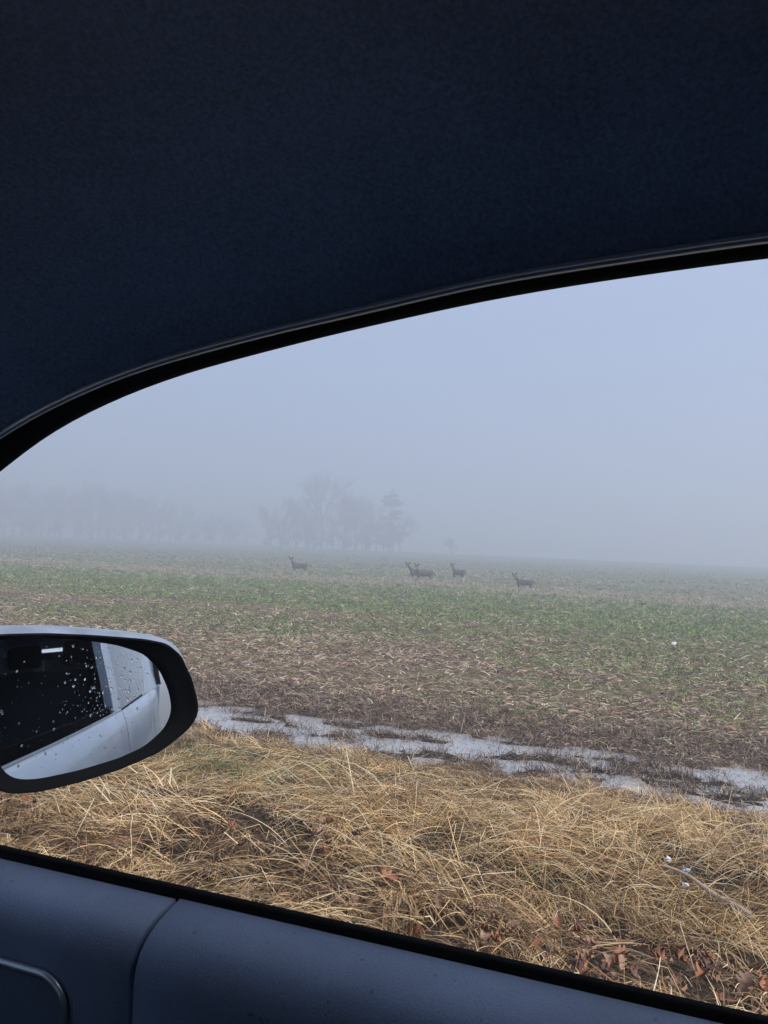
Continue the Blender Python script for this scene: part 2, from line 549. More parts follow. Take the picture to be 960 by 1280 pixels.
# the matted dead grass of the verge: combed swathes, each clump with its own direction
parts = []
ncl = 2100
cx = rng.uniform(-8.0, 3.0, ncl); cyy = rng.uniform(1.9, 7.3, ncl)
hollow = vnoise(cx * 1.5, cyy * 1.9, 61)
ok = hollow > 0.20
cx, cyy, hollow = cx[ok], cyy[ok], hollow[ok]
ncl = len(cx)
k = rng.integers(22, 62, ncl)
n = int(k.sum())
hd0 = np.repeat(2 * math.pi * vnoise(cx * 0.55, cyy * 0.55, 21) * 1.4 + rng.normal(0, 0.55, ncl), k)
L0 = np.repeat(0.12 + 0.24 * rng.random(ncl) * rng.random(ncl) + 0.06 * hollow, k)
sp = np.repeat(0.03 + 0.05 * rng.random(ncl), k)
lf = np.repeat(rng.random(ncl) * 0.06, k)
e0 = np.repeat(rng.uniform(0.05, 0.9, ncl), k) + rng.normal(0, 0.2, n)
brown = np.repeat((vnoise(cx * 2.1, cyy * 2.1, 91) + rng.normal(0, 0.18, ncl)) < 0.40, k)
bx = np.repeat(cx, k) + rng.normal(0, 1, n) * sp; by = np.repeat(cyy, k) + rng.normal(0, 1, n) * sp
bparts = []
for sel, dest in ((~brown, parts), (brown, bparts)):
    m = int(sel.sum())
    dest.append(ribbons(on_ground(bx[sel], by[sel], lf[sel]), hd0[sel] + rng.normal(0, 0.24, m), L0[sel] * rng.uniform(0.5, 1.4, m), e0[sel],
                        rng.uniform(-0.7, 0.05, m), rng.uniform(0.003, 0.007, m), 5, 0.6, lift=lf[sel] * rng.random(m) + 0.01, kinkp=0.3))
v, q = bparts[0]
tag(link('brown_grass', fastmesh('brown_grass', v, q, M['browngrass'])), 'darker brown tufts mixed through the pale verge grass', 'grass', kind='stuff')
# loose undirected thatch beneath
k = 52000
bx = rng.uniform(-8.0, 3.0, k); by = rng.uniform(1.9, 7.3, k)
v, q = join_r(parts)
tag(link('dead_grass', fastmesh('dead_grass', v, q, M['dry'])), 'matted straw coloured dead grass covering the roadside verge', 'grass', kind='stuff')
v, q = ribbons(on_ground(bx, by, 0.004), rng.uniform(0, 6.28, k), rng.uniform(0.04, 0.15, k), rng.uniform(0, 0.6, k),
               rng.uniform(-0.5, 0.2, k), rng.uniform(0.004, 0.010, k), 3, 0.9)
tag(link('grass_thatch', fastmesh('grass_thatch', v, q, M['thatch'])), 'dark rotting thatch showing in hollows beneath the dead grass', 'thatch', kind='stuff')
k = 2600                                    # crumbs of broken leaf caught in the straw
bx = rng.uniform(-4.5, 1.6, k); by = 2.2 + rng.gamma(2.0, 0.75, k)
v, q = ribbons(on_ground(bx, by, rng.uniform(0.01, 0.09, k)), rng.uniform(0, 6.28, k), rng.uniform(0.010, 0.032, k), rng.uniform(-0.4, 0.7, k),
               rng.uniform(-0.6, 0.4, k), rng.uniform(0.006, 0.016, k), 2, 0.8)
M['crumb'] = island_mat('broken_leaf_crumbs', [(0, (0.07, 0.03, 0.018)), (0.5, (0.24, 0.10, 0.055)), (1, (0.42, 0.21, 0.12))], 0.6, 0.4)
tag(link('leaf_crumbs', fastmesh('leaf_crumbs', v, q, M['crumb'])), 'small reddish brown leaf crumbs caught among the verge straw', 'leaves', kind='stuff')

# green blades coming through by the water and here and there
parts = []
for x0, y0, r0, k in [(-2.95, 5.3, 0.55, 1500), (-2.1, 4.75, 0.25, 260), (-3.6, 5.9, 0.6, 700), (-1.0, 5.0, 0.3, 220), (-0.5, 4.2, 0.3, 120), (-2.5, 6.6, 0.7, 500), (-5.5, 5.6, 0.9, 800), (0.6, 5.2, 0.4, 150)]:
    bx = x0 + rng.normal(0, r0, k); by = y0 + rng.normal(0, r0 * 0.5, k)
    parts.append(ribbons(on_ground(bx, by, 0.02), rng.uniform(0, 6.28, k), rng.uniform(0.09, 0.24, k), rng.uniform(0.5, 1.3, k),
                         rng.uniform(-0.6, 0.3, k), rng.uniform(0.003, 0.005, k), 4, 0.4, lift=0.02))
v, q = join_r(parts)
tag(link('green_grass', fastmesh('green_grass', v, q, M['green'])), 'thin green grass coming through the dead verge beside the ditch', 'grass', kind='stuff')

# brown stems standing in and round the water
parts = []
k = 9500
bx = rng.uniform(-13, 4, k); by = rng.choice([7.25, 9.0, 8.1], k, p=[0.5, 0.22, 0.28]) + rng.normal(0, 0.27, k)
keep = vnoise(bx * 1.3, by * 1.3, 33) > 0.42
bx, by = bx[keep], by[keep]; k = len(bx)
parts.append(ribbons(on_ground(bx, by, -0.01), rng.uniform(0, 6.28, k), rng.uniform(0.08, 0.27, k), rng.uniform(0.7, 1.5, k),
                     rng.uniform(-0.9, 0.8, k), rng.uniform(0.004, 0.008, k), 5, 0.5, ground=False))
nc_ = 2900                                  # brown clumps standing in the shallows and on both banks
k = rng.integers(14, 40, nc_); n = int(k.sum())
sp = np.repeat(rng.uniform(.03, .12, nc_), k)
bx = np.repeat(rng.uniform(-14, 4, nc_), k) + rng.normal(0, 1.6, n) * sp
by = np.repeat(rng.choice([7.0, 8.1, 9.3], nc_, p=[.31, .42, .27]) + rng.normal(0, .38, nc_), k) + rng.normal(0, .7, n) * sp
parts.append(ribbons(on_ground(bx, by, -.01), rng.uniform(0, 6.28, n), rng.uniform(.05, .20, n), rng.uniform(.2, 1.5, n),
                     rng.uniform(-.9, .5, n), rng.uniform(.005, .011, n), 3, .8, ground=False))
k = 11000
bx = rng.uniform(-14, 5, k); by = rng.choice([6.95, 9.3], k, p=[0.4, 0.6]) + rng.normal(0, 0.3, k)
parts.append(ribbons(on_ground(bx, by, 0.0), rng.uniform(0, 6.28, k), rng.uniform(0.06, 0.22, k), rng.uniform(0.0, 0.9, k),
                     rng.uniform(-0.6, 0.3, k), rng.uniform(0.005, 0.011, k), 3, 0.6))
v, q = join_r(parts)
tag(link('ditch_weeds', fastmesh('ditch_weeds', v, q, M['reed'])), 'dark brown dead weeds along both edges of the flooded ditch', 'weeds', kind='stuff')

# straw litter of the stubble field
parts = []
for ya, yb, k, l0, l1, w0, w1 in [(8.85, 12.5, 34000, 0.04, 0.19, 0.006, 0.017), (12.5, 17, 28000, 0.05, 0.20, 0.009, 0.024), (17, 25, 16000, 0.07, 0.24, 0.014, 0.034), (25, 42, 14000, 0.12, 0.34, 0.016, 0.04), (46, 120, 15000, 0.15, 0.45, 0.03, 0.09), (9.0, 18, 5500, 0.04, 0.11, 0.02, 0.05)]:
    by = rng.uniform(ya, yb, k); bx = rng.uniform(-1.15 * by - 3, 0.2 * by + 2)
    dens = vnoise(bx * 0.5, by * 0.9, 41)
    keep = rng.random(k) < np.clip(0.35 + 1.1 * dens, 0, 1)
    bx, by = bx[keep], by[keep]; n = len(bx)
    parts.append(ribbons(on_ground(bx, by, 0.01), rng.normal(0.15, 0.95, n) + np.where(rng.random(n) < 0.5, 0, math.pi), rng.uniform(l0, l1, n),
                         rng.uniform(0, 0.8, n), rng.uniform(-0.6, 0.2, n), rng.uniform(w0, w1, n), 2, 0.05, lift=0.008, kinkp=0.0))
v, q = join_r(parts)
tag(link('stubble_litter', fastmesh('stubble_litter', v, q, M['litter'])), 'pale brown straw litter strewn over the harvested field', 'straw', kind='stuff')

# low weeds that green the field
parts = []


def green_at(x, y):
    b = np.interp(y, [9, 11, 14, 18, 23, 36, 41, 48, 60, 90], [0.16, 0.28, 0.45, 0.55, 0.85, 0.9, 0.35, 0.4, 0.4, 0.3])
    b = b + 0.9 * np.exp(-(((x - 1.4) / 2.6) ** 2 + ((y - 15.0) / 1.5) ** 2))
    b = b + 2.8 * fbm(x * 0.22, y * 0.42, 3, 77)
    return b


for ya, yb, ncl, kk, l0, l1, w0 in [(9.3, 14, 2600, 9, 0.05, 0.14, 0.010), (14, 22, 6500, 7, 0.06, 0.16, 0.014), (22, 34, 9000, 6, 0.08, 0.2, 0.022), (34, 62, 11000, 5, 0.10, 0.26, 0.035), (62, 150, 9000, 4, 0.15, 0.4, 0.09)]:
    by = rng.uniform(ya, yb, ncl); bx = rng.uniform(-1.15 * by - 3, 0.2 * by + 2)
    keep = rng.random(ncl) < np.clip(green_at(bx, by), 0.03, 1)
    bx, by = bx[keep], by[keep]
    sp = 0.05 + 0.03 * (by / 10)
    bx = np.repeat(bx, kk) + rng.normal(0, 1, len(bx) * kk) * np.repeat(sp, kk)
    by = np.repeat(by, kk) + rng.normal(0, 1, len(by) * kk) * np.repeat(sp, kk)
    n = len(bx)
    parts.append(ribbons(on_ground(bx, by, 0.005), rng.uniform(0, 6.28, n), rng.uniform(l0, l1, n), rng.uniform(0.3, 1.2, n),
                         rng.uniform(-0.4, 0.5, n), rng.uniform(w0 * 0.7, w0 * 1.4, n), 2, 0.3))
v, q = join_r(parts)
tag(link('field_weeds', fastmesh('field_weeds', v, q, M['weed'])), 'low green weeds spread in patches over the stubble field', 'weeds', kind='stuff')

# taller bleached stubble where the deer stand
k = 16000
by = rng.normal(43.5, 3.0, k); bx = rng.uniform(-1.1 * by, 0.15 * by)
v, q = ribbons(on_ground(bx, by, 0), rng.uniform(0, 6.28, k), rng.uniform(0.08, 0.22, k), rng.uniform(0.5, 1.4, k), rng.uniform(-0.2, 0.9, k),
               rng.uniform(0.015, 0.035, k), 2, 0.3)
M['bleached'] = island_mat('bleached_stubble', [(0, (0.24, 0.19, 0.14)), (0.5, (0.44, 0.36, 0.27)), (1, (0.60, 0.52, 0.42))], 0.85, 0.15)
tag(link('tall_stubble', fastmesh('tall_stubble', v, q, M['bleached'])), 'bleached taller stubble in a pale strip where the deer stand', 'stubble', kind='stuff')


# ------------------------------------------------------------------ tussocks of long straw on the verge
def tussock(x, y, hd, k, L0, nst, label, spread=0.22):
    z = float(ground_z(x, y))
    t = empty('grass_tussock', (x, y, z))
    tag(t, label, 'grass', 'straw tussocks on the verge')
    bx = x + rng.normal(0, spread, k); by = y + rng.normal(0, spread * 0.7, k)
    v, q = ribbons(on_ground(bx, by, 0.02), hd + rng.normal(0, 0.55, k), L0 * rng.uniform(0.35, 1.05, k), rng.uniform(0.3, 1.05, k),
                   rng.uniform(-0.75, 0.0, k), rng.uniform(0.003, 0.007, k), 7, 0.35, lift=0.03)
    v = v - np.array([x, y, z])
    b = link('blades', fastmesh('tussock_blades', v, q, M['dry']), t)
    b['kind'] = 'stuff'
    for i in range(nst):
        px = np.array([x + rng.normal(0, spread * 0.9)]); py = np.array([y + rng.normal(0, spread * 0.7)])
        v, q = ribbons(on_ground(px, py, 0.06 + 0.12 * rng.random()), np.array([hd + rng.normal(0, 0.9)]), np.array([L0 * rng.uniform(0.6, 1.15)]),
                       np.array([rng.uniform(0.1, 0.9)]), np.array([rng.uniform(-0.5, 0.1)]), np.array([rng.uniform(0.006, 0.010)]), 5, 0.12, lift=0.05, twist=0.2)
        link('stalk', fastmesh('stalk', v - np.array([x, y, z]), q, M['stalk']), t)
    return t


tussock(-1.75, 4.75, -2.4, 900, 0.62, 26, 'tall collapsed tussock of pale straw rising as a mound in mid verge', 0.26)
tussock(-1.45, 4.95, -0.5, 800, 0.60, 16, 'straw tussock combed down the slope away from the tall mound', 0.26)
tussock(-2.95, 3.75, -2.6, 700, 0.50, 30, 'tangle of pale broken stalks on the verge below the door mirror', 0.34)
tussock(-0.75, 4.55, -0.3, 900, 0.55, 8, 'smooth fine straw tussock swept flat beyond the tall mound', 0.34)
tussock(-2.2, 6.2, -1.6, 600, 0.50, 6, 'upright buff tussock at the near edge of the ditch water', 0.26)
tussock(0.35, 4.2, -0.9, 900, 0.55, 8, 'long fine straw tussock beside the pale curved branch', 0.34)
tussock(-0.7, 6.0, -1.2, 700, 0.42, 4, 'bushy tan tussock standing where the bank meets the puddles', 0.32)
tussock(-0.25, 5.4, 0.2, 700, 0.48, 4, 'pale rounded tussock on the ditch bank above the paper scraps', 0.34)
tussock(-1.0, 3.7, -2.9, 700, 0.42, 7, 'low swirled straw tussock among red oak leaves', 0.32)
tussock(0.7, 5.0, -2.2, 600, 0.50, 4, 'shaggy straw tussock on the bank with dark hollows under it', 0.32)


# ------------------------------------------------------------------ fallen oak leaves
def leaf_mesh(i, mat):
    r_ = random.Random(40 + i)
    half = [(0.0, 0.004), (0.08, 0.010), (0.20, 0.16), (0.28, 0.20), (0.33, 0.08), (0.45, 0.27), (0.54, 0.31), (0.57, 0.11), (0.70, 0.25), (0.79, 0.25), (0.81, 0.10), (0.93, 0.11), (1.0, 0.0)]
    half = [(t_, w_ * r_.uniform(0.85, 1.15)) for t_, w_ in half]
    V = []; F = []
    curl, bend = r_.uniform(1.0, 4.0), r_.uniform(-1.2, 1.6)
    def P(t_, w_):
        return ((t_ - 0.5), w_, curl * w_ * w_ * 1.6 + bend * (t_ - 0.5) ** 2 * 0.7 + 0.03 * math.sin(9 * t_ + i) * (1 if w_ > 0 else -1))
    n = len(half)
    for t_, w_ in half: V += [P(t_, w_), P(t_, 0.0), P(t_, -w_)]
    for k in range(n - 1):
        F += [(k * 3, k * 3 + 1, k * 3 + 4, k * 3 + 3), (k * 3 + 1, k * 3 + 2, k * 3 + 5, k * 3 + 4)]
    return mesh('oak_leaf', V, F, mat)


leaf_me = [leaf_mesh(i, M['leaf%d' % (i % 3)]) for i in range(9)]
clusters = [(-0.60, 3.25, 0.34, 26, 'strewn loosely along the foot of the verge'), (0.70, 3.40, 0.28, 14, 'at the far end of the big drift'), (-2.5, 3.42, 0.14, 9, 'beside the tangle of broken stalks'), (-3.4, 3.45, 0.16, 8, 'in a small drift at the road edge of the verge'),
            (-1.62, 3.72, 0.24, 36, 'in the drift below the tall straw mound'), (-1.08, 3.42, 0.14, 13, 'in a tight pair of drifts close to the door sill'),
            (0.15, 3.22, 0.34, 54, 'in the large red drift below the curved branch'), (-0.9, 5.15, 0.15, 5, 'in a dark hollow of the ditch bank'),
            (-0.5, 4.5, 0.25, 6, 'on the smooth straw sweep'), (-2.6, 4.9, 0.35, 7, 'in the greener grass before the water')]
for x0, y0, sg, k, where in clusters:
    for i in range(k):
        x, y = x0 + random.gauss(0, sg), y0 + random.gauss(0, sg * 0.6)
        o = link('oak_leaf', leaf_me[random.randrange(9)])
        o.location = (x, y, float(ground_z(x, y)) + random.uniform(0.02, 0.115))
        o.rotation_euler = (random.gauss(0, 0.42), random.gauss(0, 0.42), random.uniform(0, 6.28))
        sz = random.uniform(0.05, 0.098)
        o.scale = (sz, sz, sz)
        tag(o, 'fallen red brown oak leaf ' + where, 'leaf', 'oak leaves ' + where)

# scraps, branch, stone
def scrap(name, x, y, dz, size, mat, label, seed):
    r_ = random.Random(seed)
    bm = bmesh.new()
    bmesh.ops.create_icosphere(bm, subdivisions=2, radius=1)
    for v in bm.verts:
        v.co *= r_.uniform(0.55, 1.1)
        v.co.z *= 0.55
    me = bpy.data.meshes.new(name); bm.to_mesh(me); bm.free(); me.materials.append(mat)
    o = link(name, me); o.scale = (size, size * 0.8, size)
    o.location = (x, y, float(ground_z(x, y)) + dz); o.rotation_euler = (0.2, 0.3, seed)
    tag(o, label, 'litter' if name != 'field_stone' else 'stone')


scrap('paper_scrap', 0.07, 4.62, 0.13, 0.026, M['white_scrap'], 'crumpled white scrap next to the pale blue one', 1)
scrap('paper_scrap', 0.15, 4.34, 0.14, 0.024, M['white_scrap'], 'ragged white scrap on straw near the curved branch', 2)
scrap('plastic_scrap', 0.16, 4.52, 0.13, 0.024, M['blue_scrap'], 'small pale blue plastic scrap lying in the straw', 3)
scrap('field_stone', 0.3, 19.5, 0.03, 0.10, M['white_scrap'], 'small white stone lying alone in the green field', 4)
M['branchwood'] = plain_mat('bleached_branch', (0.46, 0.35, 0.26), 0.8, 0.2, nscale=40)
pts = []
for i in range(10):
    t_ = i / 9
    x, y = 0.02 + 0.42 * t_, 4.48 - 0.36 * t_ * t_ + 0.03 * math.sin(5 * t_)
    pts.append((x, y, float(ground_z(x, y)) + 0.15 - 0.05 * t_))
bv, bf = tube_vf(pts, [0.006 + 0.011 * (i / 9) for i in range(10)], 8)
me = mesh('fallen_branch', bv, bf, M['branchwood'])
tag(link('fallen_branch', me), 'pale curved fallen branch lying over the straw above the red leaves', 'branch')


# ------------------------------------------------------------------ deer
def deer(loc, rz, label, head_turn, tail='down', scale=1.0, neck=(0.0, 0.0), seed=0):
    """head_turn: where the nose points, radians from straight ahead (-X) towards the viewer"""
    rr = random.Random(seed)
    P = []
    st = [(-0.47, .73, .07, .09), (-0.40, .71, .12, .17), (-0.28, .70, .145, .205), (-0.1, .69, .155, .205), (0.1, .70, .15, .185), (0.28, .735, .14, .165), (0.40, .745, .135, .16), (0.48, .745, .11, .125), (0.525, .75, .05, .06)]
    P.append(tube_vf([(x, 0, z) for x, z, w, h in st], [(w, h) for x, z, w, h in st], 16))
    nx, nz = neck
    hb = Vector((-0.585 + nx, 0.0, 1.13 + nz))
    P.append(tube_vf([(-0.33, 0, .76), (-0.44, 0, .88), (-0.53 + nx * .6, 0, 1.0 + nz * .6), hb], [.135, .10, .072, .062], 12, flat=(0, 1, 0)))
    d = Vector((-math.cos(head_turn), -math.sin(head_turn), -0.22)).normalized()
    sd = Vector((math.sin(head_turn), -math.cos(head_turn), 0))
    P.append(tube_vf([hb - d * .06 + Vector((0, 0, .01)), hb + d * .02 + Vector((0, 0, .015)), hb + d * .10, hb + d * .18 - Vector((0, 0, .008)), hb + d * .235 - Vector((0, 0, .012))], [.045, .072, .056, .036, .024], 12))
    for s_ in (-1, 1):
        b = hb + sd * (.04 * s_) + Vector((0, 0, .045)) - d * .02
        tip = b + sd * (.135 * s_) + Vector((0, 0, .085)) - d * .01
        mid = b + (tip - b) * .5
        P.append(tube_vf([b, b + (tip - b) * .25, mid, b + (tip - b) * .8, tip], [(.020, .020), (.042, .022), (.056, .022), (.042, .018), (.012, .010)], 10, flat=tuple(d)))
    for s_ in (-1, 1):
        o1 = rr.uniform(-.07, .07)
        P.append(tube_vf([(-0.33, .075 * s_, .66), (-0.335 + o1 * .2, .085 * s_, .52), (-0.345 + o1 * .5, .085 * s_, .42), (-0.34 + o1 * .8, .085 * s_, .27), (-0.345 + o1, .085 * s_, .09), (-0.36 + o1, .085 * s_, .03), (-0.37 + o1, .085 * s_, 0)],
                         [.09, .065, .043, .032, .024, .027, .026], 10))
        o2 = rr.uniform(-.10, .06)
        P.append(tube_vf([(0.36, .08 * s_, .72), (0.32 + o2 * .3, .095 * s_, .56), (0.34 + o2 * .5, .09 * s_, .46), (0.445 + o2, .085 * s_, .34), (0.43 + o2, .085 * s_, .20), (0.41 + o2, .085 * s_, .08), (0.395 + o2, .085 * s_, .03), (0.385 + o2, .085 * s_, 0)],
                         [.125, .09, .06, .038, .028, .024, .028, .026], 10))
    if tail == 'down':
        P.append(tube_vf([(0.49, 0, .80), (0.545, 0, .76), (0.575, 0, .66), (0.58, 0, .56), (0.575, 0, .50)], [(.035, .03), (.05, .025), (.06, .025), (.05, .02), (.02, .012)], 10, flat=(1, 0, 0)))
    else:
        P.append(tube_vf([(0.48, 0, .79), (0.57, 0, .785), (0.67, 0, .745), (0.77, 0, .70), (0.84, 0, .67)], [(.03, .03), (.055, .035), (.07, .045), (.055, .035), (.02, .012)], 10))
    V, F = merge(P)
    me0 = mesh('deer_raw', V, F, M['fur'])
    tmp = bpy.data.objects.new('deer_tmp', me0); C.objects.link(tmp)
    md = tmp.modifiers.new('r', 'REMESH'); md.mode = 'VOXEL'; md.voxel_size = 0.0135; md.use_smooth_shade = True
    sm = tmp.modifiers.new('s', 'SMOOTH'); sm.factor = 0.5; sm.iterations = 2
    dg = bpy.context.evaluated_depsgraph_get()
    me = bpy.data.meshes.new_from_object(tmp.evaluated_get(dg))
    bpy.data.objects.remove(tmp); bpy.data.meshes.remove(me0)
    me.name = 'deer'
    me.materials.clear()
    for k in ('fur', 'fur_dark', 'fur_white', 'fur_leg'):
        me.materials.append(M[k])
    n = len(me.polygons)
    cn = np.zeros(n * 3); me.polygons.foreach_get('center', cn); cn = cn.reshape(-1, 3)
    nr = np.zeros(n * 3); me.polygons.foreach_get('normal', nr); nr = nr.reshape(-1, 3)
    mi = np.zeros(n, dtype=np.int32)
    x, y, z = cn.T
    mi[(z < .44) & (x < .55)] = 3
    mi[(z < .56) & (z > .44) & (nr[:, 2] < -.55) & (x > -.4) & (x < .4)] = 2
    mi[(z < .40) & (nr[:, 1] * np.sign(y) < -.1)] = 2
    mi[z < .035] = 1
    th = hb + d * .03
    mi[(np.linalg.norm(cn - np.array(hb + d * .05 - Vector((0, 0, .09))), axis=1) < .06)] = 2
    mi[(((cn - np.array(hb)) @ np.array(d)) > .205) & (np.linalg.norm(cn - np.array(hb), axis=1) < .32)] = 1
    if tail == 'down':
        mi[(x > .54) & (z > .58)] = 1
        mi[(x > .46) & (z > .42) & (z <= .60)] = 2
        mi[(x > .47) & (x <= .548) & (np.abs(y) < .09) & (z < .70) & (z > .55)] = 2
    else:
        tz = np.interp(x, [.5, .57, .67, .77, .84], [.79, .785, .745, .70, .67])
        mi[(x > .55) & (z > tz - .004)] = 1
        mi[(x > .55) & (z <= tz - .004)] = 2
        mi[(x > .47) & (x <= .56) & (np.abs(y) < .08) & (z < .72) & (z > .55)] = 2
    # dark backs of the ears
    e = hb + Vector((0, 0, .10))
    mi[(z > hb.z + .075) & ((nr @ np.array(d)) < .2)] = 1
    me.polygons.foreach_set('material_index', mi)
    me.polygons.foreach_set('use_smooth', np.ones(n, dtype=bool))
    o = link('deer', me)
    o.location = loc; o.rotation_euler = (0, 0, rz); o.scale = (scale,) * 3
    tag(o, label, 'deer', 'deer standing in the field')
    return o


def at(x, y, dz=0.0):
    return (x, y, float(ground_z(x, y)) + dz)


deer(at(-21.6, 44.2), R_(22), 'lone grey brown deer with white edged tail held straight out', R_(75), 'out', 1.0, seed=1)
deer(at(-13.35, 43.0), R_(20), 'deer mostly hidden behind another, its neck and ears showing', R_(65), 'down', 1.0, (-0.06, 0.0), seed=2)
deer(at(-12.6, 41.8), R_(20), 'broadside deer standing in front of a second deer, tail down', R_(60), 'down', 1.0, (0.10, -0.02), seed=3)
deer(at(-12.0, 47.2), R_(-28), 'deer turned half away, black and white tail hanging beside it', R_(105), 'down', 1.0, seed=4)
deer(at(-7.05, 42.4), R_(0), 'dark deer standing leg deep in stubble apart from the pair', R_(75), 'down', 0.95, (-0.04, -0.03), seed=5).location.z -= 0.2


# ------------------------------------------------------------------ trees in the fog
def branch_tree(seed, H, spread=0.6, levels=5, trunk=0.22, lean=0.0, low=0.25):
    r_ = random.Random(seed)
    segs_t, segs_c = [], []
    def grow(p, d, L, rad, lv):
        q = p + d * L
        mid = p + d * L * 0.5 + Vector((r_.uniform(-1, 1), r_.uniform(-1, 1), r_.uniform(-.3, .6))) * L * 0.07
        (segs_t if lv <= 1 else segs_c).append((p, mid, q, rad, rad * 0.62))
        if lv >= levels: return
        nb = r_.choice((3, 4, 4, 5)) if lv > 0 else r_.choice((5, 6, 7))
        for k in range(nb):
            t_ = r_.uniform(low if lv == 0 else 0.3, 1.0) if k else 1.0
            b = p + (q - p) * t_
            ang = r_.uniform(0, 2 * math.pi)
            perp = d.orthogonal().normalized()
            perp = Matrix.Rotation(ang, 3, d) @ perp
            nd = (d * r_.uniform(0.7, 1.2) + perp * r_.uniform(0.4, 1.0) * spread * 1.3 + Vector((0, 0, 0.22))).normalized()
            if k == 0: nd = (d + perp * 0.25).normalized()
            grow(b, nd, L * r_.uniform(0.5, 0.78), max(rad * r_.uniform(0.42, 0.6), 0.016), lv + 1)
    grow(Vector((0, 0, -0.2)), Vector((lean, 0.0, 1)).normalized(), H * 0.42, trunk, 0)
    top = max(s_[2].z for s_ in segs_t + segs_c)
    k = H / top
    def build(segs, n):
        V, F = [], []
        for p, m, q_, r0, r1 in segs:
            o = len(V)
            d = (q_ - p).normalized(); s_ = d.orthogonal().normalized(); u = d.cross(s_)
            for pt, rd in ((p, r0), (m, (r0 + r1) / 2), (q_, r1)):
                for j in range(n):
                    a_ = 2 * math.pi * j / n
                    V.append((pt + (s_ * math.cos(a_) + u * math.sin(a_)) * rd) * k)
            for i in range(2):
                for j in range(n):
                    F.append((o + i * n + j, o + i * n + (j + 1) % n, o + (i + 1) * n + (j + 1) % n, o + (i + 1) * n + j))
        return V, F
    tv, tf = build(segs_t, 6)
    cv, cf = build(segs_c, 3)
    return mesh('trunk', tv, tf, M['bark']), mesh('crown', cv, cf, M['twig'], False)


def pine_tree(seed, H):
    r_ = random.Random(seed)
    trunkv = tube_vf([(0, 0, -0.2), (0.05, 0, H * .4), (0, 0.05, H * .95)], [0.22, 0.16, 0.04], 8)
    V, F = [], []
    def tuft(c, rad, n):
        for _ in range(n):
            p = c + Vector((r_.gauss(0, rad), r_.gauss(0, rad), r_.gauss(0, rad * .42)))
            a_ = Vector((r_.uniform(-1, 1), r_.uniform(-1, 1), r_.uniform(-.4, .7))).normalized() * r_.uniform(.12, .3)
            b_ = a_.orthogonal().normalized() * r_.uniform(.04, .10)
            o = len(V)
            V.extend([p - a_ - b_, p + a_ - b_ * .3, p + a_ + b_ * .3, p - a_ + b_]); F.append((o, o + 1, o + 2, o + 3))
    limbs = [trunkv]
    z = H * 0.12
    while z < H * .97:
        w = (1 - z / H) ** 0.4 * H * 0.30 * r_.uniform(0.4, 1.25) + 0.75
        a0 = r_.uniform(0, 6.28)
        for k in range(r_.choice((2, 3, 4))):
            a_ = a0 + k * 2.1 + r_.uniform(-.4, .4)
            L = w * r_.uniform(.6, 1.1)
            e = Vector((math.cos(a_) * L, math.sin(a_) * L, z + L * r_.uniform(-.05, .22)))
            b = Vector((0, 0, max(0.3, z + H * r_.uniform(-.05, .05))))
            e.z += b.z - z
            limbs.append(tube_vf([b, b + (e - b) * .5, e], [.06, .04, .015], 5))
            for t_ in (.35, .55, .75, .95):
                tuft(b + (e - b) * t_, .22 + .14 * L * .4, 34)
        z += H * r_.uniform(.045, .095)
    tuft(Vector((0, 0, H * .97)), .3, 40)
    tv, tf = merge(limbs)
    return mesh('trunk', tv, tf, M['bark']), mesh('crown', V, F, M['needle'], False)


def plant_tree(name, me_pair, x, y, rz, s_, label, cat='tree', group=None):
    t = empty(name, (x, y, float(ground_z(x, y))), rz)
    t.scale = (s_, s_, s_)
    link('trunk', me_pair[0], t)
    link('crown', me_pair[1], t)
    tag(t, label, cat, group)
    return t


def polar(px, D):
    """bearing of a tree on the far side of the field"""
    a_ = math.atan2(px - 480, 961) - psi
    return D * math.sin(a_), D * math.cos(a_)


protos = [branch_tree(101, 10.0, 0.7, low=0.08), branch_tree(102, 10.0, 0.85, low=0.05), branch_tree(103, 10.0, 0.75, low=0.08), branch_tree(104, 10.0, 0.95, low=0.03)]
tall = branch_tree(110, 10.0, 0.5, low=0.45)
GR = 222.0
x, y = polar(403, GR); plant_tree('bare_tree', tall, x, y, 0.4, 2.40, 'tallest bare tree, its fine branches rising above the foggy grove')
x, y = polar(489, GR - 8); plant_tree('pine_tree', pine_tree(9, 11.5), x, y, 0.0, 1.5, 'ragged pine tree with layered limbs at the end of the grove')
for i, (px, D, h) in enumerate([(340, 146, 8.8), (355, 140, 10.2), (372, 148, 10.8), (388, 139, 10.0), (418, 147, 11.5), (432, 141, 12.2), (446, 149, 11.5), (458, 140, 11.0), (472, 146, 10.8), (502, 147, 8.0)]):
    x, y = polar(px, D * 1.57)
    plant_tree('bare_tree', protos[i % 4], x, y, random.uniform(0, 6.28), h / 6.5, 'bare twiggy tree in the foggy grove behind the deer', 'tree', 'bare trees of the grove')
shrub = [branch_tree(130, 4.5, 1.0, 5, 0.08, low=0.0), branch_tree(131, 4.5, 1.1, 5, 0.08, low=0.0)]
for i in range(12):
    x, y = polar(336 + i * 14.5 + random.uniform(-4, 4), 216 + random.uniform(-4, 4))
    plant_tree('bare_shrub', shrub[i % 2], x, y, random.uniform(0, 6.28), random.uniform(1.0, 1.8), 'leafless shrub filling in under the grove trees', 'shrub', 'shrubs under the grove')
for i in range(16):
    x, y = polar(-40 + i * 22 + random.uniform(-6, 6), 262 + random.uniform(-5, 5))
    plant_tree('bare_shrub', shrub[i % 2], x, y, random.uniform(0, 6.28), random.uniform(1.2, 2.0), 'leafless shrub at the foot of the far tree line', 'shrub', 'shrubs under the far tree line')
